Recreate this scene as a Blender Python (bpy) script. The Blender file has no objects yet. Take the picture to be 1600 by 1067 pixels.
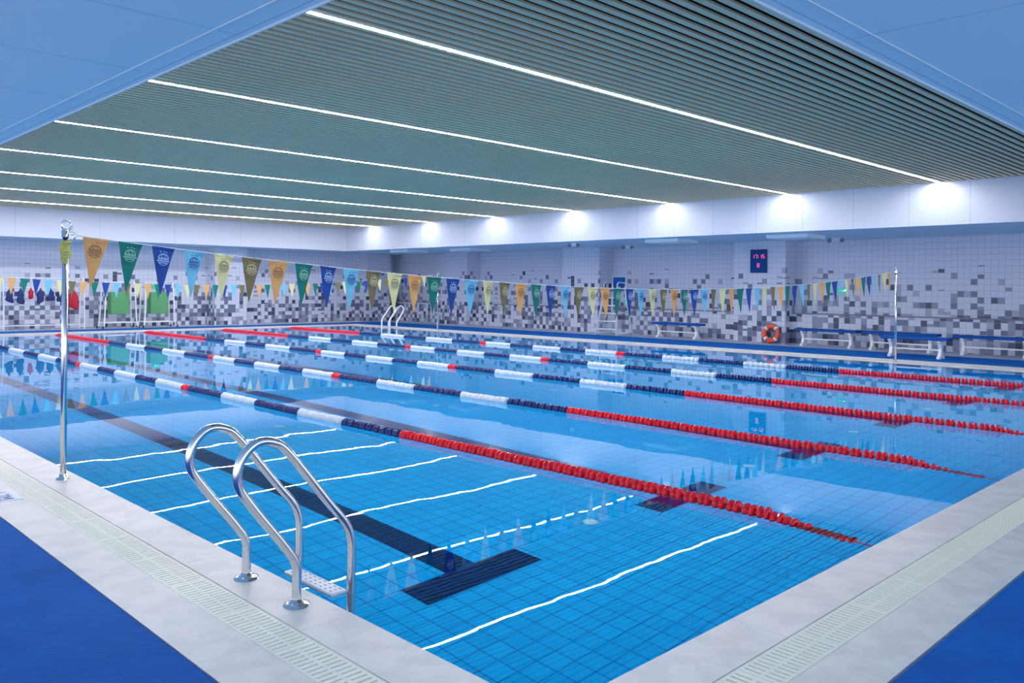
import bpy, math, random
from mathutils import Vector, Matrix
random.seed(7)
S=bpy.context.scene
COL=bpy.context.collection
S.view_settings.view_transform='Standard'
S.view_settings.look='None'
S.view_settings.exposure=0.12

# ------------------------------------------------------------ dimensions
PW,PL,PD=15.88,25.0,1.35
XR,YN,YF,XL=16.45,.07,26.34,.061
ZS,H=2.872,3.767
WX,WY=20.2,28.2
WZ=-0.02
ROPES=[2.94+2.5*i for i in range(5)]

# ------------------------------------------------------------ materials
def mat(name,col,rough=.5,metal=0,**k):
    m=bpy.data.materials.new(name); m.use_nodes=True
    b=m.node_tree.nodes['Principled BSDF']
    b.inputs['Base Color'].default_value=(*col,1); b.inputs['Roughness'].default_value=rough
    b.inputs['Metallic'].default_value=metal
    for a,v in k.items(): b.inputs[a.replace('_',' ')].default_value=v
    return m
class NT:
    def __init__(s,m): s.t=m.node_tree; s.b=s.t.nodes['Principled BSDF']
    def n(s,k,**p):
        x=s.t.nodes.new(k)
        for a,v in p.items(): setattr(x,a,v)
        return x
    def l(s,a,b): s.t.links.new(a,b)
    def m(s,op,a,b=None,c=None):
        x=s.n('ShaderNodeMath',operation=op)
        for i,v in enumerate((a,b,c)):
            if v is None: continue
            if isinstance(v,(int,float)): x.inputs[i].default_value=v
            else: s.l(v,x.inputs[i])
        return x.outputs[0]
    def pos(s):
        g=s.n('ShaderNodeNewGeometry'); x=s.n('ShaderNodeSeparateXYZ'); s.l(g.outputs['Position'],x.inputs[0]); s.g=g
        return x.outputs[0],x.outputs[1],x.outputs[2]
    def mix(s,f,a,b):
        x=s.n('ShaderNodeMix',data_type='RGBA')
        for sock,v in ((x.inputs[0],f),(x.inputs[6],a),(x.inputs[7],b)):
            if isinstance(v,(int,float)): sock.default_value=v
            elif isinstance(v,tuple): sock.default_value=(*v,1)
            else: s.l(v,sock)
        return x.outputs[2]
    def noise(s,scale,detail=3,vec=None):
        x=s.n('ShaderNodeTexNoise'); x.inputs['Scale'].default_value=scale; x.inputs['Detail'].default_value=detail
        if vec is None:
            g=s.n('ShaderNodeNewGeometry'); vec=g.outputs['Position']
        s.l(vec,x.inputs['Vector']); return x.outputs[0]
    def bump(s,h,st,dist=.01):
        x=s.n('ShaderNodeBump'); x.inputs['Strength'].default_value=st; x.inputs['Distance'].default_value=dist
        s.l(h,x.inputs['Height']); s.l(x.outputs[0],s.b.inputs['Normal']); return x
    def line(s,v,size,w):
        f=s.m('FRACT',s.m('DIVIDE',v,size)); return s.m('LESS_THAN',f,w/size)

def speckle(m,a,b,scale=30,bs=.05):
    t=NT(m); n=t.noise(scale); t.l(t.mix(n,a,b),t.b.inputs['Base Color'])
    if bs: t.bump(n,bs,.005)
    return m

M={}
# pool tiles
PT=.15
def pool_tile(name,c1,c2,grout):
    m=mat(name,c1,.6,Specular_IOR_Level=0.0); t=NT(m); x,y,z=t.pos()
    cx=t.m('FLOOR',t.m('DIVIDE',x,PT)); cy=t.m('FLOOR',t.m('DIVIDE',y,PT))
    cb=t.n('ShaderNodeCombineXYZ'); t.l(cx,cb.inputs[0]); t.l(cy,cb.inputs[1]); t.l(t.m('FLOOR',t.m('DIVIDE',z,PT)),cb.inputs[2])
    wn=t.n('ShaderNodeTexWhiteNoise'); t.l(cb.outputs[0],wn.inputs['Vector'])
    base=t.mix(wn.outputs['Value'],c1,c2)
    g=t.m('MAXIMUM',t.line(x,PT,.01),t.line(y,PT,.01))
    t.l(t.mix(g,base,grout),t.b.inputs['Base Color']); return m
M['ptile']=pool_tile('pool_blue_tile',(.001,.31,.66),(.002,.36,.73),(.001,.14,.38))
M['pdark']=pool_tile('pool_navy_tile',(.001,.006,.055),(.001,.008,.075),(.001,.03,.17))
# water
w=mat('pool_water',(.86,.96,1),0.0,0,IOR=1.33,Transmission_Weight=1.0); M['water']=w
t=NT(w); n1=t.noise(1.1,1); n2=t.noise(5.0,1)
h=t.m('ADD',t.m('MULTIPLY',n1,1.0),t.m('MULTIPLY',n2,.1)); t.bump(h,.2,.0072)
# coping stone
m=mat('coping_stone',(.62,.63,.68),.35); t=NT(m); x,y,z=t.pos()
n=t.noise(1.6,8); nn=t.noise(6,9)
ra=t.n('ShaderNodeValToRGB'); ra.color_ramp.elements[0].position=.44; ra.color_ramp.elements[1].position=.58; t.l(nn,ra.inputs[0])
c=t.mix(t.m('MULTIPLY',n,.8),(.98,.9,.83),(.74,.67,.64)); c=t.mix(t.m('MULTIPLY',ra.outputs[0],.28),c,(.6,.55,.54))
g=t.m('MAXIMUM',t.line(x,1.2,.004),t.line(y,1.2,.004)); t.l(t.mix(t.m('MULTIPLY',g,.35),c,(.35,.36,.42)),t.b.inputs['Base Color']); M['stone']=m
m=mat('deck_grey_tile',(.45,.5,.6),.45); t=NT(m); x,y,z=t.pos(); g=t.m('MAXIMUM',t.line(x,.3,.008),t.line(y,.3,.008))
t.l(t.mix(g,(.55,.57,.66),(.33,.36,.44)),t.b.inputs['Base Color']); M['deck']=m
M['grate']=mat('cream_plastic',(1.,.96,.8),.4)
M['channel']=mat('gutter_channel',(.85,.79,.62),.6)
# mat
m=mat('blue_ribbed_mat',(.0,.07,.36),.65); t=NT(m); x,y,z=t.pos()
r=t.m('PINGPONG',t.m('ADD',x,y),.008); r2=t.m('MULTIPLY',r,120.); n=t.noise(3,3)
t.bump(r2,.8,.004); t.l(t.mix(t.m('ADD',t.m('MULTIPLY',n,.4),t.m('MULTIPLY',r2,.3)),(.0,.08,.38),(.0,.24,.8)),t.b.inputs['Base Color']); M['mat']=m
t.b.inputs['Specular IOR Level'].default_value=.1
# wall tiles
m=mat('mosaic_wall_tile',(.6,.6,.7),.25); t=NT(m); x,y,z=t.pos(); u=t.m('ADD',x,y); T=.15
cu=t.m('FLOOR',t.m('DIVIDE',u,T)); cz=t.m('FLOOR',t.m('DIVIDE',z,T))
cb=t.n('ShaderNodeCombineXYZ'); t.l(cu,cb.inputs[0]); t.l(cz,cb.inputs[1])
wn=t.n('ShaderNodeTexWhiteNoise'); t.l(cb.outputs[0],wn.inputs['Vector'])
cb2=t.n('ShaderNodeCombineXYZ'); t.l(t.m('ADD',cu,91.3),cb2.inputs[0]); t.l(cz,cb2.inputs[1])
wn2=t.n('ShaderNodeTexWhiteNoise'); t.l(cb2.outputs[0],wn2.inputs['Vector'])
mr=t.n('ShaderNodeMapRange'); t.l(z,mr.inputs[0]); mr.inputs[1].default_value=2.15; mr.inputs[2].default_value=.35; mr.inputs[3].default_value=0; mr.inputs[4].default_value=.6
isd=t.m('LESS_THAN',wn.outputs['Value'],mr.outputs[0])
cr=t.n('ShaderNodeValToRGB'); cr.color_ramp.interpolation='CONSTANT'; e=cr.color_ramp.elements
e[0].position=0;e[0].color=(.06,.07,.12,1); e[1].position=.2;e[1].color=(.16,.18,.28,1)
q=e.new(.52);q.color=(.28,.3,.42,1); q=e.new(.8);q.color=(.42,.44,.57,1)
t.l(wn2.outputs['Value'],cr.inputs[0])
c=t.mix(isd,(.7,.72,.83),cr.outputs[0])
g=t.m('MAXIMUM',t.line(u,T,.01),t.line(z,T,.01)); t.l(t.mix(t.m('MULTIPLY',g,.65),c,(.36,.39,.52)),t.b.inputs['Base Color']); M['wall']=m
# soffit panels; blue bounce from the pool is painted into the undersides
m=mat('soffit_panel_bounce_tint',(.6,.74,.92),.45); t=NT(m); x,y,z=t.pos()
g=t.m('MAXIMUM',t.line(x,2.4,.012),t.line(y,1.2,.012))
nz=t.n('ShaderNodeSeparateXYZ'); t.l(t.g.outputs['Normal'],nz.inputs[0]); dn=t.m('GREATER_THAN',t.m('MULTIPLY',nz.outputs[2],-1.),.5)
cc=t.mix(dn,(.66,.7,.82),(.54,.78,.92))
t.l(t.mix(t.m('MULTIPLY',g,.5),cc,(.2,.32,.5)),t.b.inputs['Base Color']); M['soffit']=m
M['trimw']=mat('soffit_edge_trim',(.6,.72,.8),.4)
M['slat']=speckle(mat('ceiling_slat',(.4,.42,.36),.5),(.88,.66,.38),(.94,.72,.43),8,0)
M['gap_shade']=mat('ceiling_gap_shade',(.012,.014,.016),.8)  # near-black backing and fins; shade of the slat gaps put into the colour
def emis(name,col,st):
    m=mat(name,col,.4); b=m.node_tree.nodes['Principled BSDF']; b.inputs['Emission Color'].default_value=(*col,1); b.inputs['Emission Strength'].default_value=st; return m
M['led']=emis('led_diffuser',(.97,.95,1.),125)
M['ledframe']=mat('led_aluminium',(.6,.62,.66),.4,.6)
M['steel']=speckle(mat('brushed_stainless_steel',(.72,.72,.74),.16,1),(.76,.75,.75),(.86,.84,.82),60,0)
M['red']=mat('red_float_plastic',(.95,.012,.03),.25); M['navy']=mat('navy_float_plastic',(.01,.03,.17),.25); M['white']=mat('white_plastic',(.8,.83,.88),.3)
M['cable']=mat('rope_cable',(.35,.36,.42),.4,.5)
M['inlet']=mat('pale_blue_inlet',(.3,.55,.7),.4)
M['bblue']=speckle(mat('blue_bench_top',(.01,.1,.42),.8,Specular_IOR_Level=.1),(.01,.08,.36),(.015,.12,.46),12,0)
M['bwhite']=mat('white_bench_paint',(.93,.94,.96),.35)
M['chair']=mat('pale_blue_tube',(.8,.84,.92),.35)
M['green']=speckle(mat('green_board_foam',(.03,.32,.12),.6),(.09,.32,.12),(.12,.4,.17),10,0)
M['orange']=mat('orange_ring',(.95,.1,.02),.4)
M['dark']=mat('dark_plastic',(.015,.02,.04),.4)
M['grey']=mat('grey_plastic',(.3,.33,.4),.4)
M['clock']=mat('clock_face',(.01,.08,.32),.6,Specular_IOR_Level=.1)
M['redled']=emis('red_digit',(1,.08,.1),1.6)
M['exitg']=emis('green_sign',(.02,.5,.25),.5); M['exitw']=emis('white_sign_mark',(.8,1,.9),.6)
M['yellowcloth']=speckle(mat('yellow_cloth',(.5,.5,.08),.8),(.3,.33,.08),(.75,.7,.2),40,.3)
M['bagred']=speckle(mat('red_fabric',(.5,.01,.03),.8),(.35,.01,.03),(.6,.02,.05),20,.2)
M['bagnavy']=speckle(mat('navy_fabric',(.01,.02,.1),.8),(.01,.015,.07),(.03,.06,.25),20,.2)
M['ledge']=mat('dark_ledge_cap',(.2,.22,.3),.3)
M['letter']=mat('blue_marking',(.02,.1,.5),.5)
FL={'orange':(.95,.5,.17),'green':(.0,.22,.18),'navy':(.01,.07,.36),'sky':(.22,.66,.88),'cream':(.92,.86,.42),'olive':(.24,.2,.09)}
EM={'orange':(.35,.2,.1),'green':(.3,.6,.45),'navy':(.35,.55,.85),'sky':(.03,.12,.4),'cream':(.3,.3,.2),'olive':(.6,.55,.35)}
for k,c in FL.items():
    M['f_'+k]=speckle(mat('pennant_'+k,c,.7),c,tuple(v*.88 for v in c),9,.05); M['e_'+k]=mat('emblem_'+k,EM[k],.7)

# ------------------------------------------------------------ mesh builder
class MB:
    def __init__(s): s.v=[];s.f=[];s.mi=[];s.sm=[];s.mats=[]
    def _m(s,m):
        if m not in s.mats: s.mats.append(m)
        return s.mats.index(m)
    def add(s,vs,fs,m,smooth=False):
        o=len(s.v); s.v+= [tuple(v) for v in vs]; i=s._m(m)
        for f in fs: s.f.append([o+q for q in f]); s.mi.append(i); s.sm.append(smooth)
    def box(s,a,b,m,bev=0):
        x0,y0,z0=a;x1,y1,z1=b
        if bev<=0:
            vs=[(x0,y0,z0),(x1,y0,z0),(x1,y1,z0),(x0,y1,z0),(x0,y0,z1),(x1,y0,z1),(x1,y1,z1),(x0,y1,z1)]
            s.add(vs,[(0,3,2,1),(4,5,6,7),(0,1,5,4),(1,2,6,5),(2,3,7,6),(3,0,4,7)],m); return
        import bmesh
        bm=bmesh.new(); bmesh.ops.create_cube(bm,size=1)
        for v in bm.verts: v.co=Vector(((x0+x1)/2+v.co.x*(x1-x0),(y0+y1)/2+v.co.y*(y1-y0),(z0+z1)/2+v.co.z*(z1-z0)))
        bmesh.ops.bevel(bm,geom=list(bm.edges),offset=bev,segments=2,affect='EDGES',profile=.5)
        bm.verts.index_update(); s.add([v.co[:] for v in bm.verts],[[v.index for v in f.verts] for f in bm.faces],m); bm.free()
    def tube(s,pts,r,m,seg=12,closed=False):
        P=[Vector(p) for p in pts]; n=len(P); T=[]
        for i in range(n):
            if closed: d=P[(i+1)%n]-P[i-1]
            else: d=P[min(i+1,n-1)]-P[max(i-1,0)]
            T.append(d.normalized())
        a=Vector((0,0,1)) if abs(T[0].z)<.9 else Vector((1,0,0)); N=(a-T[0]*a.dot(T[0])).normalized()
        vs=[];fs=[]
        for i in range(n):
            N=(N-T[i]*N.dot(T[i])).normalized(); B=T[i].cross(N); rr=r[i] if isinstance(r,(list,tuple)) else r
            for k in range(seg):
                an=2*math.pi*k/seg; vs.append(P[i]+(N*math.cos(an)+B*math.sin(an))*rr)
        for i in range(n if closed else n-1):
            j=(i+1)%n
            for k in range(seg): fs.append((i*seg+k,i*seg+(k+1)%seg,j*seg+(k+1)%seg,j*seg+k))
        if not closed: fs.append(tuple(range(seg))[::-1]); fs.append(tuple((n-1)*seg+k for k in range(seg)))
        s.add(vs,fs,m,True)
    def lathe(s,prof,m,axis='z',c=(0,0,0),seg=16,smooth=True):
        vs=[];fs=[];n=len(prof)
        for h,r in prof:
            for k in range(seg):
                a=2*math.pi*k/seg; p,q=r*math.cos(a),r*math.sin(a)
                v={'z':(p,q,h),'y':(p,h,q),'x':(h,p,q)}[axis]; vs.append((v[0]+c[0],v[1]+c[1],v[2]+c[2]))
        for i in range(n-1):
            for k in range(seg): fs.append((i*seg+k,i*seg+(k+1)%seg,(i+1)*seg+(k+1)%seg,(i+1)*seg+k))
        fs.append(tuple(range(seg))); fs.append(tuple((n-1)*seg+k for k in range(seg)))
        s.add(vs,fs,m,smooth)
    def mesh(s,name):
        me=bpy.data.meshes.new(name); me.from_pydata(s.v,[],s.f)
        for m in s.mats: me.materials.append(M[m])
        me.polygons.foreach_set('material_index',s.mi); me.polygons.foreach_set('use_smooth',s.sm); me.update(); return me
    def obj(s,name,loc=(0,0,0),parent=None,**k):
        o=bpy.data.objects.new(name,s.mesh(name)); o.location=loc; COL.objects.link(o)
        if parent: o.parent=parent
        for a,v in k.items(): o[a]=v
        return o
def empty(name,loc,label,cat,**k):
    o=bpy.data.objects.new(name,None); o.empty_display_size=.1; o.location=loc; COL.objects.link(o); o['label']=label; o['category']=cat
    for a,v in k.items(): o[a]=v
    return o
def smooth_path(ctrl,n=8):
    P=[Vector(p) for p in ctrl]; out=[]
    for i in range(len(P)-1):
        a=P[max(i-1,0)];b=P[i];c=P[i+1];d=P[min(i+2,len(P)-1)]
        for k in range(n):
            t=k/n; out.append(.5*((2*b)+(c-a)*t+(2*a-5*b+4*c-d)*t*t+(3*b-a-3*c+d)*t**3))
    out.append(P[-1]); return out

# ------------------------------------------------------------ structure
def struct(mb,name): return mb.obj(name,kind='structure')
def ring(a,b,z0,z1,m,name,kind='structure'):
    mb=MB()
    mb.box((-b,-b,z0),(-a,PL+b,z1),m); mb.box((PW+a,-b,z0),(PW+b,PL+b,z1),m)
    mb.box((-a,-b,z0),(PW+a,-a,z1),m); mb.box((-a,PL+a,z0),(PW+a,PL+b,z1),m)
    o=mb.obj(name); o['kind']=kind; return o
ring(0,.27,-.4,0,'stone','trim_1'); ring(.47,.73,-.4,0,'stone','trim_2'); ring(.27,.47,-.4,-.022,'channel','trim_3')
mb=MB(); E=7.5
mb.box((-E,-E,-.4),(-.73,WY,-.012),'deck'); mb.box((PW+.73,-E,-.4),(WX,WY,-.012),'deck')
mb.box((-.73,-E,-.4),(PW+.73,-.73,-.012),'deck'); mb.box((-.73,PL+.73,-.4),(PW+.73,WY,-.012),'deck'); struct(mb,'floor')
def rect_mat(a,b,name):
    mb=MB(); mb.box((a[0],a[1],-.012),(b[0],b[1],.004),'mat',.003)
    mb.obj('anti_slip_mat',label=name,category='floor mat')
o2=2.9
rect_mat((-o2,-.74),(-.74,PL+1.9),'blue ribbed anti-slip matting beside the ladder deck')
rect_mat((-o2,-o2),(PW+2.6,-.745),'blue ribbed anti-slip matting along the pool end wall')
rect_mat((PW+.74,-.74),(PW+2.6,PL+1.9),'blue anti-slip matting in front of the benches')
rect_mat((-.735,PL+.74),(PW+.735,PL+1.9),'blue anti-slip matting by the equipment racks')
# walls
mb=MB(); mb.box((WX,-E,-.4),(WX+.2,WY+.2,ZS+.9),'wall'); struct(mb,'wall_east')
mb=MB(); mb.box((-E,WY,-.4),(WX,WY+.2,ZS+.9),'wall'); struct(mb,'wall_north')
k=4
for y0,y1 in ((9.2,10.8),(15.85,17.5),(22.5,24.1)):
    mb=MB(); mb.box((19.5,y0,-.02),(WX,y1,ZS),'wall'); struct(mb,'wall_pillar' if k==4 else 'wall_pillar.%03d'%(k-4)); k+=1
for x0,x1 in ((11.6,12.86),(18.3,19.5)):
    mb=MB(); mb.box((x0,27.5,-.02),(x1,WY,ZS),'wall'); struct(mb,'wall_pillar.%03d'%k); k+=1
# ledges
k=4
for y0,y1 in ((-E,9.2),(10.8,15.85),(17.5,22.5),(24.1,WY)):
    mb=MB(); mb.box((19.9,y0,-.02),(WX,y1,.82),'wall'); mb.box((19.87,y0,.82),(WX,y1,.85),'ledge'); struct(mb,'trim_%d'%k); k+=1
# soffits
for i,(a,b) in enumerate([((-E,-E),(XL,WY)),((XR,-E),(WX,WY)),((XL,-E),(XR,YN)),((XL,YF),(XR,WY))]):
    mb=MB(); mb.box((a[0],a[1],ZS),(b[0],b[1],ZS+1.1),'soffit'); struct(mb,'ceiling.%03d'%(i+1))
# narrow edge trim at the near openings
mb=MB()
mb.box((XL-.19,YN-.19,ZS-.006),(XL-.175,YF,ZS),'trimw'); mb.box((XL-.012,YN-.012,ZS-.012),(XL,YF,ZS),'trimw')
mb.box((XL-.19,YN-.19,ZS-.006),(XR,YN-.175,ZS),'trimw'); mb.box((XL,YN-.012,ZS-.012),(XR,YN,ZS),'trimw'); struct(mb,'trim_20')
DY=3.3757
LY=[4.20+DY*i for i in range(7)]
mb=MB(); mb.box((XL,YN,H+.15),(XR,YF,H+.19),'gap_shade')
P_=DY/25; y=LY[0]-P_*.5-P_*34
while y<YF-.04:
    if y>YN+.035 and min(abs(y-l) for l in LY)>.055:
        mb.box((XL,y-.036,H),(XR,y+.036,H+.02),'slat'); mb.box((XL,y-.008,H+.02),(XR,y+.008,H+.15),'gap_shade')
    y+=P_
struct(mb,'ceiling')
for i,l in enumerate(LY):
    e=empty('led_strip_light',(XL,l,H),'long recessed white LED strip light between ceiling slats','ceiling light',group='ceiling strip lights')
    mb=MB(); mb.box((.02,-.028,.012),(XR-XL-.02,.028,.15),'ledframe'); mb.obj('housing',parent=e)
    mb=MB(); mb.box((.03,-.0135,-.002),(XR-XL-.1,.0135,.012),'led'); mb.obj('diffuser',parent=e)

# ------------------------------------------------------------ pool
basin=empty('pool_basin',(0,0,-PD),'blue tiled swimming pool basin with navy lane lines','swimming pool')
mb=MB(); mb.add([(0,0,0),(PW,0,0),(PW,PL,0),(0,PL,0)],[(0,1,2,3)],'ptile'); mb.obj('basin_floor',parent=basin)
mb=MB(); z1=PD-.03
mb.add([(0,0,0),(PW,0,0),(PW,PL,0),(0,PL,0),(0,0,z1),(PW,0,z1),(PW,PL,z1),(0,PL,z1)],[(0,4,5,1),(1,5,6,2),(2,6,7,3),(3,7,4,0)],'ptile'); mb.obj('basin_side',parent=basin)
for x in [1.69+2.5*i for i in range(6)]:
    mb=MB(); mb.box((x-.13,2.4,.002),(x+.13,PL-2.4,.006),'pdark')
    mb.box((x-.52,2.12,.002),(x+.52,2.4,.006),'pdark'); mb.box((x-.52,PL-2.4,.002),(x+.52,PL-2.12,.006),'pdark')
    mb.obj('lane_marking',parent=basin)
for x in ROPES[:4]:
    for y in (2.38,7.38,12.38,17.38):
        mb=MB(); mb.lathe([(.003,.065),(.012,.06),(.012,.04),(.02,.035),(.02,.0)],'inlet',c=(x+.12,y,0)); mb.obj('floor_inlet',parent=basin)
mb=MB(); mb.add([(0,0,WZ),(PW,0,WZ),(PW,PL,WZ),(0,PL,WZ)],[(0,1,2,3)],'water'); mb.obj('pool_water',kind='stuff',label='clear rippling blue pool water',category='water')

# grates
def grate(x0,x1,y0,y1,along,lab):
    mb=MB(); p=.034
    if along=='y':
        n=int((y1-y0)/p)
        for i in range(n):
            y=y0+i*p; mb.box((x0+.006,y,-.02),(x1-.006,y+(.023 if i%15 else .03),-.002),'grate')
        for xx in (x0+.004,(x0+x1)/2-.01,x1-.022): mb.box((xx,y0,-.022),(xx+.018,y1,-.003),'grate')
    else:
        n=int((x1-x0)/p)
        for i in range(n):
            x=x0+i*p; mb.box((x,y0+.006,-.02),(x+(.023 if i%15 else .03),y1-.006,-.002),'grate')
        for yy in (y0+.004,(y0+y1)/2-.01,y1-.022): mb.box((x0,yy,-.022),(x1,yy+.018,-.003),'grate')
    mb.obj('overflow_grate',label=lab,category='drain grate')
g='cream plastic slatted overflow grate '
grate(-.47,-.27,-.47,PL+.47,'y',g+'beside the ladder'); grate(-.27,PW+.27,-.47,-.27,'x',g+'along the pool end')
grate(PW+.27,PW+.47,-.47,PL+.47,'y',g+'in front of benches'); grate(-.27,PW+.27,PL+.27,PL+.47,'x',g+'near the equipment racks')

# depth plaque
pl=empty('depth_plaque',(-.6,4.62,0),'small white depth marking tile with blue print','sign')
mb=MB(); mb.box((-.1,-.17,0),(.1,.17,.004),'white'); mb.obj('plate',parent=pl)
fc=bpy.data.curves.new('depth_text','FONT'); fc.body='1.2M'; fc.size=.14; fc.align_x='CENTER'; fc.align_y='CENTER'
fo=bpy.data.objects.new('depth_text',fc); COL.objects.link(fo)
bpy.context.view_layer.update(); me=bpy.data.meshes.new_from_object(fo); bpy.data.objects.remove(fo)
me.materials.clear(); me.materials.append(M['letter'])
fo=bpy.data.objects.new('lettering',me); COL.objects.link(fo); fo.parent=pl; fo.location=(0,0,.006); fo.rotation_euler=(0,0,math.radians(-90))

# ------------------------------------------------------------ lane ropes
def float_mb(m,seg=14):
    mb=MB(); R=.057
    pr=[(-.046,.012),(-.044,.028),(-.038,.048),(-.028,R),(-.018,.054),(-.009,.034),(0,.026),(.009,.034),(.018,.054),(.028,R),(.038,.048),(.044,.028),(.046,.012)]
    mb.lathe(pr,m,'y',seg=seg); return mb
fm={c:float_mb(c).mesh('float_'+c) for c in ('red','navy','white')}
def fcol(y):
    if y<4.78 or y>20.1: return 'red'
    if 9.65<y<9.92 or 14.3<y<14.55: return 'red'
    for a,b,c in ((4.78,9.65,0),(9.92,14.3,1),(14.55,20.1,0)):
        if a<=y<=b:
            k=int((y-a)/((b-a)/5)); return 'white' if (k+c)%2 else 'navy'
    return 'navy'
def fz(y):
    d=.8-y if y<.8 else (y-(PL-.8) if y>PL-.8 else 0)
    return WZ+.014-max(0,d)*.17
for x in ROPES:
    e=empty('lane_rope',(x,0,0),'floating lane divider of red, navy and white discs','lane rope',group='pool lane ropes')
    pts=[(0,0.01,-.16)]+[(0,yy,fz(yy)) for yy in (.3,.8,2,8,14,20,PL-.8,PL-.3)]+[(0,PL-.01,-.16)]
    mb=MB(); mb.tube(pts[1:-1],.008,'cable',8); mb.obj('cable',parent=e)
    mb=MB(); mb.tube(pts[:3],.011,'red',8); mb.tube(pts[-3:],.011,'red',8); mb.obj('end_cord',parent=e,label='thin red end cord')
    ys=[.22+.094*i for i in range(7)]; y=ys[-1]+.105
    while y<PL-.25: ys.append(y); y+=.115
    rest=MB()
    for i,y in enumerate(ys):
        c=fcol(y)
        if i<100:
            o=bpy.data.objects.new('float',fm[c]); COL.objects.link(o); o.parent=e; o.location=(0,y,fz(y)+random.uniform(-.003,.004)); o.rotation_euler=(random.uniform(-.08,.08),0,random.uniform(-.1,.1))
        else:
            f=float_mb(c,10); rest.add([(a,b+y,d+fz(y)) for a,b,d in f.v],f.f,c,True)
    rest.obj('float',parent=e,kind='stuff')

# ------------------------------------------------------------ pool ladders
def ladder(loc,rz,lab,tm_='steel',tr=.0215):
    e=empty('pool_ladder',loc,lab,'pool ladder'); e.rotation_euler=(0,0,rz)
    prof=[(-.13,0),(-.13,.1),(-.135,.19),(-.19,.28),(-.36,.50),(-.425,.61),(-.41,.71),(-.34,.775),(-.255,.77),(-.175,.71),(.03,.455),(.13,.335),(.165,.25),(.17,.15),(.17,-.1),(.17,-.85),(.14,-.93),(.04,-.95)]
    for yy in (-.245,.245):
        mb=MB(); mb.tube(smooth_path([(a,yy,b) for a,b in prof],6),tr,tm_,16); mb.obj('handrail',parent=e)
        mb=MB(); mb.lathe([(0,.062),(.008,.06),(.014,.045),(.02,.03),(.03,.026),(.03,.0)],'steel',c=(-.13,yy,0),seg=24); mb.obj('base_flange',parent=e)
    for z in (-.005,-.28,-.56):
        mb=MB(); mb.box((.07,-.225,z-.03),(.16,.225,z),'white',.006)
        for k in range(9):
            for j in range(3): mb.box((.084+.026*j,-.2+.046*k,z),(.092+.026*j,-.184+.046*k,z+.001),'grey')
        mb.obj('step',parent=e)
    return e
ladder((0,1.725,0),0,'stainless steel pool ladder with curved handrails on the coping')
ladder((PW,22.6,0),math.pi,'pale pool ladder at the opposite pool corner','bwhite',.027)

# ------------------------------------------------------------ flag poles and pennants
def pole(x,y,h,lab,cloth=False):
    e=empty('flag_pole',(x,y,0),lab,'pole')
    mb=MB(); mb.tube([(0,0,0),(0,0,h*.5),(0,0,h-.06)],.022,'steel',16); mb.obj('pole_shaft',parent=e)
    mb=MB(); mb.lathe([(0,.05),(.01,.048),(.015,.03),(.04,.027),(.04,0)],'steel'); mb.obj('base_collar',parent=e)
    mb=MB(); mb.lathe([(h-.07,.026),(h-.02,.028),(h-.01,.02),(h,.0)],'steel')
    ringp=[(.01+.035*math.cos(a),.0,h+.025+.035*math.sin(a)) for a in [i*2*math.pi/16 for i in range(16)]]
    mb.tube(ringp,.009,'steel',8,closed=True)
    mb.tube([(.02,0,h-.03),(.06,0,h-.02),(.075,0,h-.05),(.055,0,h-.09)],.007,'steel',8); mb.obj('cord_hook',parent=e)
    if cloth:
        mb=MB()
        for k in range(5):
            a=k*1.3; z=h-.11-.022*k
            mb.lathe([(z-.02,.012),(z-.01,.034+.004*math.sin(a)),(z,.04),(z+.012,.034),(z+.02,.014)],'yellowcloth',c=(.006*math.cos(a),.006*math.sin(a),0),seg=12)
        mb.add([(-.03,-.02,h-.18),(.01,-.045,h-.18),(.0,-.035,h-.28),(-.04,-.02,h-.25)],[(0,1,2,3)],'yellowcloth')
        mb.add([(.0,-.04,h-.17),(.04,-.02,h-.17),(.035,-.03,h-.23),(.01,-.04,h-.24)],[(0,1,2,3)],'yellowcloth')
        mb.obj('cloth_tie',parent=e,label='yellow cloth knotted round the pole')
FYN,FYF=4.91,20.1
pole(-.12,FYN,1.9,'stainless steel flag pole with yellow cloth tied near top',True)
pole(16.05,FYN,1.93,'slim stainless steel flag pole near the benches')
pole(16.05,FYF,1.93,'slim stainless steel flag pole beside the far ladder')
pole(-.12,FYF,1.9,'slim stainless steel flag pole near the equipment rack')
def cz(x): return 1.476+.0062*(x-7.7)**2
cyc=['orange','green','navy','sky','cream','olive']
def tri_mesh(c):
    mb=MB(); w,hh=.093,.385; N=6; vs=[];fs=[]
    for i in range(N+1):
        t=i/N; ww=w*(1-t)+.0015; vs+=[(-ww,.006*math.sin(t*4),-hh*t),(0,-.004*math.sin(t*3),-hh*t),(ww,.006*math.sin(t*4+1),-hh*t)]
    for i in range(N):
        a=3*i; fs+=[(a,a+3,a+4,a+1),(a+1,a+4,a+5,a+2)]
    mb.add(vs,fs,'f_'+c,True); mb.box((-w,-.003,-.012),(w,.003,.004),'f_'+c); return mb.mesh('pennant_'+c)
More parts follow.
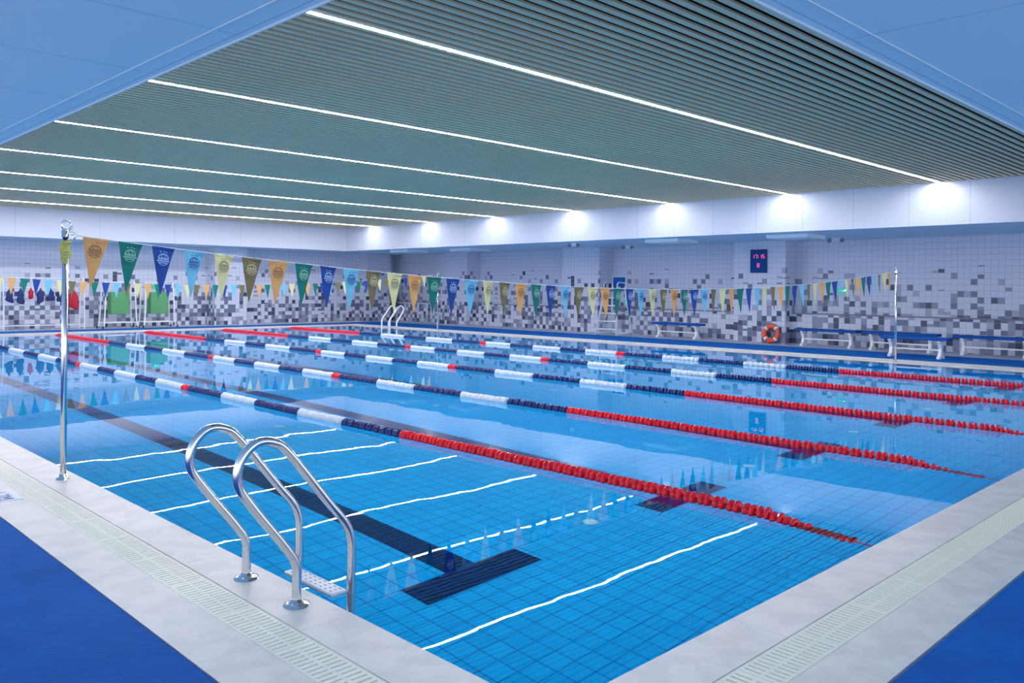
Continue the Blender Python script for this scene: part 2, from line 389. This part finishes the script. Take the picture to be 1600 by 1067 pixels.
def emb_mesh(c):
    mb=MB(); m='e_'+c
    def arc(r0,r1,a0,a1,cx,czz,n=8):
        vs=[];fs=[]
        for i in range(n+1):
            a=math.radians(a0+(a1-a0)*i/n)
            for r in (r0,r1): vs.append((cx+r*math.cos(a),-.012,czz+r*math.sin(a)*.8))
        for i in range(n): fs.append((2*i,2*i+1,2*i+3,2*i+2))
        mb.add(vs,fs,m)
    arc(.034,.042,10,170,0,-.082); arc(.02,.027,20,160,0,-.078)
    arc(.036,.042,190,350,0,-.115)
    for k in range(-3,4):
        mb.box((k*.013-.005,-.0125,-.102),(k*.013+.005,-.0115,-.076 if k%2 else -.085),m)
    mb.box((-.052,-.0125,-.116),(.052,-.0115,-.107),m); mb.box((-.03,-.0125,-.131),(.03,-.0115,-.123),m)
    mb.box((-.03,-.0125,-.04),(-.02,-.0115,-.032),m); mb.box((.0,-.0125,-.038),(.01,-.0115,-.03),m); mb.box((.02,-.0125,-.042),(.028,-.0115,-.034),m)
    return mb.mesh('emblem_'+c)
tm={c:tri_mesh(c) for c in cyc}; em={c:emb_mesh(c) for c in cyc}
for Y,lab,ne in ((FYN,'string of coloured triangular pennants with small crests across pool',34),(FYF,'distant string of coloured triangular pennants across the pool',0)):
    e=empty('pennant_line',(0,Y,0),lab,'bunting')
    mb=MB(); mb.tube([(-.095+i*16.12/48,0,cz(-.095+i*16.12/48)) for i in range(49)],.0035,'white',6); mb.obj('cord',parent=e)
    for i in range(61):
        x=.10+.26*i; c=cyc[i%6]
        if i%12==10: c='olive'
        if i%12==11: c='cream'
        o=bpy.data.objects.new('pennant',tm[c]); COL.objects.link(o); o.parent=e; o.location=(x,0,cz(x)-.004)
        sl=math.atan(2*.0062*(x-7.7)); o.rotation_euler=(random.uniform(-.05,.05),-sl,random.uniform(-.16,.16))
        if i<ne:
            q=bpy.data.objects.new('emblem',em[c]); COL.objects.link(q); q.parent=o

# ------------------------------------------------------------ benches
def bench(loc,L,top,lab,cat='bench'):
    e=empty('bench',loc,lab,cat,group='poolside benches')
    mb=MB()
    mb.box((-.18,-L/2,.4),(.18,L/2,.465),top,.012)
    mb.obj('seat',parent=e,label='blue bench seat')
    for yy in (-L/2+.2,L/2-.2):
        mb=MB()
        prof=[(-.16,0),(-.16,.04),(-.07,.09),(-.045,.22),(-.1,.34),(-.15,.36),(-.15,.4),(.15,.4),(.15,.36),(.1,.34),(.045,.22),(.07,.09),(.16,.04),(.16,0),(.07,0),(.05,.04),(-.05,.04),(-.07,0)]
        n=len(prof); vs=[(a,yy-.035,b) for a,b in prof]+[(a,yy+.035,b) for a,b in prof]
        fs=[tuple(range(n)),tuple(range(n,2*n))[::-1]]+[(i,(i+1)%n,n+(i+1)%n,n+i) for i in range(n)]
        mb.add(vs,fs,'bwhite'); mb.obj('leg',parent=e)
    mb=MB(); mb.box((-.02,-L/2+.235,.17),(.02,L/2-.235,.205),'bwhite',.005); mb.obj('brace',parent=e)
bl='blue-topped bench with white legs against the tiled wall'
for y,L in ((12.65,1.75),(7.95,1.7),(6.05,1.8),(3.95,1.7)): bench((19.4,y,-.012),L,'bblue',bl)
bench((17.45,5.0,.004),1.45,'bblue','white bench with blue top standing on blue matting')

# lifeguard chair
e=empty('lifeguard_chair',(19.0,14.8,-.012),'tall pale tubular lifeguard chair with blue seat','lifeguard chair')
hs=1.42
mb=MB()
for sy in (-1,1):
    mb.tube([(-.42,sy*.42,0),(-.2,sy*.26,hs)],.03,'chair',10); mb.tube([(.42,sy*.42,0),(.2,sy*.26,hs),(.24,sy*.26,hs+.1),(.27,sy*.26,hs+.45)],.03,'chair',10)
    mb.tube([(-.41,sy*.41,.06),(.41,sy*.41,.06)],.022,'chair',8); mb.tube([(-.31,sy*.34,.72),(.31,sy*.34,.72)],.022,'chair',8)
    mb.tube(smooth_path([(.25,sy*.26,hs+.25),(-.1,sy*.27,hs+.27),(-.2,sy*.27,hs+.2),(-.2,sy*.26,hs)],4),.022,'chair',8)
mb.tube([(.42,-.42,.06),(.42,.42,.06)],.022,'chair',8); mb.tube([(.27,-.26,hs+.45),(.27,.26,hs+.45)],.024,'chair',8)
mb.obj('frame',parent=e)
for k in range(5):
    z=.2+.25*k; f=1-z/hs; xx=-.2-.22*f; yy=.26+.16*f
    mb=MB(); mb.tube([(xx,-yy,z),(xx,yy,z)],.024,'chair',8); mb.obj('rung',parent=e)
mb=MB(); mb.box((-.24,-.25,hs),(.22,.25,hs+.045),'bblue',.015); mb.obj('seat',parent=e,label='blue seat')
mb=MB(); mb.box((.215,-.24,hs+.14),(.245,.24,hs+.44),'bblue',.012); mb.obj('backrest',parent=e,label='blue backrest')

# life ring leaning on the pillar
e=empty('life_ring',(19.38,9.55,.27),'orange life ring with white bands leaning on tiled pillar','life ring'); e.rotation_euler=(0,math.radians(8),0)
mb=MB(); R=.205; mb.tube([(0,R*math.cos(a),R*math.sin(a)) for a in [i*2*math.pi/40 for i in range(40)]],.063,'orange',14,closed=True); mb.obj('ring_body',parent=e)
for k in range(4):
    a0=math.pi/4+k*math.pi/2
    mb=MB(); mb.tube([(0,R*math.cos(a0+d),R*math.sin(a0+d)) for d in (-.16,-.08,0,.08,.16)],.066,'white',14); mb.obj('band',parent=e,label='white band')
mb=MB(); mb.tube([(-.03,(R+.068+.02*abs(math.sin(2*a)))*math.cos(a),(R+.068+.02*abs(math.sin(2*a)))*math.sin(a)) for a in [i*2*math.pi/48 for i in range(48)]],.006,'bblue',6,closed=True); mb.obj('grab_rope',parent=e,label='blue grab rope')

# wall clock display
e=empty('digital_clock',(19.5,10.0,2.3),'dark blue digital clock panel with red digits on pillar','clock')
mb=MB(); mb.box((-.05,-.25,-.33),(0,.25,.33),'clock',.008)
for a,b in (((-.25,-.33),(.25,-.305)),((-.25,.305),(.25,.33)),((-.25,-.33),(-.23,.33)),((.23,-.33),(.25,.33))): mb.box((-.055,a[0],a[1]),(-.048,b[0],b[1]),'dark')
mb.obj('case',parent=e)
SEG={'0':'abcdef','1':'bc','5':'acdfg','7':'abc','8':'abcdefg'}
def digit(mb,ch,cy,cz_,w=.045,h=.09,t=.011):
    r={'a':(-w/2,h/2,w/2,h/2+t),'g':(-w/2,-t/2,w/2,t/2),'d':(-w/2,-h/2-t,w/2,-h/2),'f':(-w/2-t,0,-w/2,h/2),'e':(-w/2-t,-h/2,-w/2,0),'b':(w/2,0,w/2+t,h/2),'c':(w/2,-h/2,w/2+t,0)}
    for s in SEG[ch]:
        a,b,c,d=r[s]; mb.box((-.056,cy-c,cz_+b),(-.051,cy-a,cz_+d),'redled')
mb=MB()
for ch,cy in zip('1715',(.16,.07,-.07,-.16)): digit(mb,ch,cy,.13)
for dz in (.1,.15): mb.box((-.056,-.007,dz),(-.051,.007,dz+.012),'redled')
digit(mb,'8',0,-.12,.045,.1); mb.obj('digits',parent=e,label='glowing red digits')

# exit signs
def exit_sign(loc,face):
    e=empty('exit_sign',loc,'small glowing green exit sign on tiled wall','exit sign')
    if face=='x':
        a=MB(); a.box((-.03,-.14,-.07),(0,.14,.07),'exitg',.004); b=MB()
        b.box((-.034,-.1,-.01),(-.031,.02,.01),'exitw'); b.add([(-.034,.02,-.035),(-.034,.07,0),(-.034,.02,.035)],[(0,1,2)],'exitw'); b.box((-.034,-.12,.0),(-.031,-.08,.045),'exitw')
    else:
        a=MB(); a.box((-.14,-.03,-.07),(.14,0,.07),'exitg',.004); b=MB()
        b.box((-.02,-.034,-.01),(.1,-.031,.01),'exitw'); b.add([(-.02,-.034,-.035),(-.07,-.034,0),(-.02,-.034,.035)],[(0,1,2)],'exitw')
    a.obj('panel',parent=e); b.obj('symbol',parent=e)
exit_sign((WX,7.9,1.48),'x'); exit_sign((WX,15.2,1.02),'x'); exit_sign((9.75,WY,1.39),'y')

# emergency lights + air vents on soffit
def twin(loc):
    e=empty('emergency_light',(loc[0],loc[1],ZS),'twin-headed emergency light hanging from the soffit','emergency light',group='emergency lights')
    mb=MB(); mb.box((-.05,-.13,-.11),(.05,.13,.0),'bwhite',.01); mb.obj('housing',parent=e)
    for sy in (-1,1):
        mb=MB(); mb.lathe([(-.07,.055),(-.05,.06),(-.01,.045),(.03,.03),(.04,.0)],'grey','x',c=(-.06,sy*.17,-.08),seg=14); mb.obj('lamp_head',parent=e)
twin((19.2,7.6)); twin((19.1,14.3)); twin((17.2,14.9))
def vent(x,y,s=.5,L=1.1):
    e=empty('air_vent',(x,y,ZS),'white louvred air vent below the soffit','air vent',group='soffit air vents')
    mb=MB(); mb.box((-s,-L/2,-.09),(s,L/2,0),'bwhite',.01); mb.obj('frame',parent=e)
    mb=MB()
    for k in range(7): mb.box((-s+.06+k*.12,-L/2+.05,-.105),(-s+.1+k*.12,L/2-.05,-.09),'trimw')
    mb.obj('louvre',parent=e)
for x,y in ((17.5,11.6),(17.7,8.0),(17.95,20.6),(17.4,23.5)): vent(x,y)

# equipment rack with bags
e=empty('equipment_rack',(5.85,27.3,-.012),'steel hanging rack standing against the tiled wall','rack')
mb=MB()
for sx in (-1.15,1.15):
    mb.tube(smooth_path([(sx,-.25,0),(sx,-.22,.9),(sx,-.1,1.6),(sx,0,1.68),(sx,.1,1.6),(sx,.22,.9),(sx,.25,0)],5),.02,'bwhite',8)
    mb.tube([(sx,-.25,.1),(sx,.25,.1)],.016,'bwhite',8)
for z,yy in ((1.66,0),(1.35,-.17),(.15,.24)): mb.tube([(-1.15,yy,z),(1.15,yy,z)],.018,'bwhite',8)
mb.obj('frame',parent=e)
for i in range(8):
    x=-.98+.28*i; mb=MB(); mb.tube(smooth_path([(x,-.17,1.35),(x,-.25,1.31),(x,-.28,1.37)],4),.008,'steel',6); mb.obj('hook',parent=e)
for i,(x,c,s) in enumerate([(4.84,'bagnavy',.85),(5.14,'bagnavy',.9),(5.42,'bagred',.6),(5.69,'bagnavy',.9),(5.98,'bagnavy',.8),(6.27,'bagnavy',.9),(6.64,'bagred',1.3)]):
    mb=MB(); mb.lathe([(-.5*s,.0),(-.49*s,.1*s),(-.42*s,.13*s),(-.3*s,.11*s),(-.18*s,.125*s),(-.09,.075),(-.04,.03),(.02,.014)],c,seg=16)
    mb.v=[(a*(1+.12*math.sin(11*d+i)),b*.7*(1+.15*math.sin(14*d+2*i)),d*(1+.1*math.sin(14*a+i))) for a,b,d in mb.v]
    mb.obj('swim_bag',(x,27.0,1.31),label=('red' if c=='bagred' else 'navy blue')+' mesh swim bag hanging from the steel rack',category='bag',group='bags on the rack')

# kickboard trolleys
def trolley(x):
    e=empty('kickboard_trolley',(x,27.35,-.012),'steel trolley holding a stack of green boards','trolley',group='board trolleys')
    mb=MB()
    for sx in (-.52,.52):
        mb.tube(smooth_path([(sx*1.15,-.3,.08),(sx,-.25,.2),(sx*.9,-.18,1.45),(sx*.88,0,1.55),(sx*.9,.18,1.45),(sx,.25,.2),(sx*1.15,.3,.08)],5),.024,'bwhite',8)
    for yy in (-.25,.25): mb.tube([(-.56,yy,.2),(.56,yy,.2)],.018,'bwhite',8)
    mb.tube([(-.46,0,1.55),(.46,0,1.55)],.02,'bwhite',8); mb.obj('frame',parent=e)
    for sx in (-.58,.58):
        for yy in (-.28,.28):
            mb=MB(); mb.lathe([(-.02,.045),(-.01,.055),(.01,.055),(.02,.045)],'dark','x',c=(sx,yy,.055),seg=14); mb.obj('wheel',parent=e)
    for k in range(5):
        mb=MB(); y0=-.2+.075*k; mb.box((-.3,y0,.48),(.3,y0+.06,1.22-.02*(k%2)),'green',.02); mb.obj('board',parent=e,label='green foam board')
trolley(8.15); trolley(9.45)

# ------------------------------------------------------------ lights
def area(name,loc,sx,sy,power,col,rot=(0,0,0)):
    l=bpy.data.lights.new(name,'AREA'); l.shape='RECTANGLE'; l.size=sx; l.size_y=sy; l.energy=power; l.color=col
    o=bpy.data.objects.new(name,l); o.location=loc; o.rotation_euler=rot; COL.objects.link(o); return o
area('pool_floor_fill',(PW/2,PL/2,WZ-.06),PW-.2,PL-.2,940,(.85,.95,1))  # added fill, no real lamp; stands in for light coming through the water
wd=bpy.data.worlds.new('world'); S.world=wd; wd.use_nodes=True
wd.node_tree.nodes['Background'].inputs[0].default_value=(.82,.88,1,1); wd.node_tree.nodes['Background'].inputs[1].default_value=1.9

# ------------------------------------------------------------ camera
th=.7922; ro=.0095
d=Vector((math.cos(th),math.sin(th),0)); r=Vector((math.sin(th),-math.cos(th),0)); u=Vector((0,0,1))
r2=r*math.cos(ro)+u*math.sin(ro); u2=u*math.cos(ro)-r*math.sin(ro)
cam=bpy.data.cameras.new('camera'); cam.sensor_width=36; cam.lens=1304.87/1600*36; cam.shift_y=-84.16/1600; cam.shift_x=-.8/1600; cam.clip_start=.05
co=bpy.data.objects.new('camera',cam); COL.objects.link(co)
mw=Matrix(((r2.x,u2.x,-d.x,-2.1495),(r2.y,u2.y,-d.y,-1.976),(r2.z,u2.z,-d.z,1.4823),(0,0,0,1)))
co.matrix_world=mw; S.camera=co
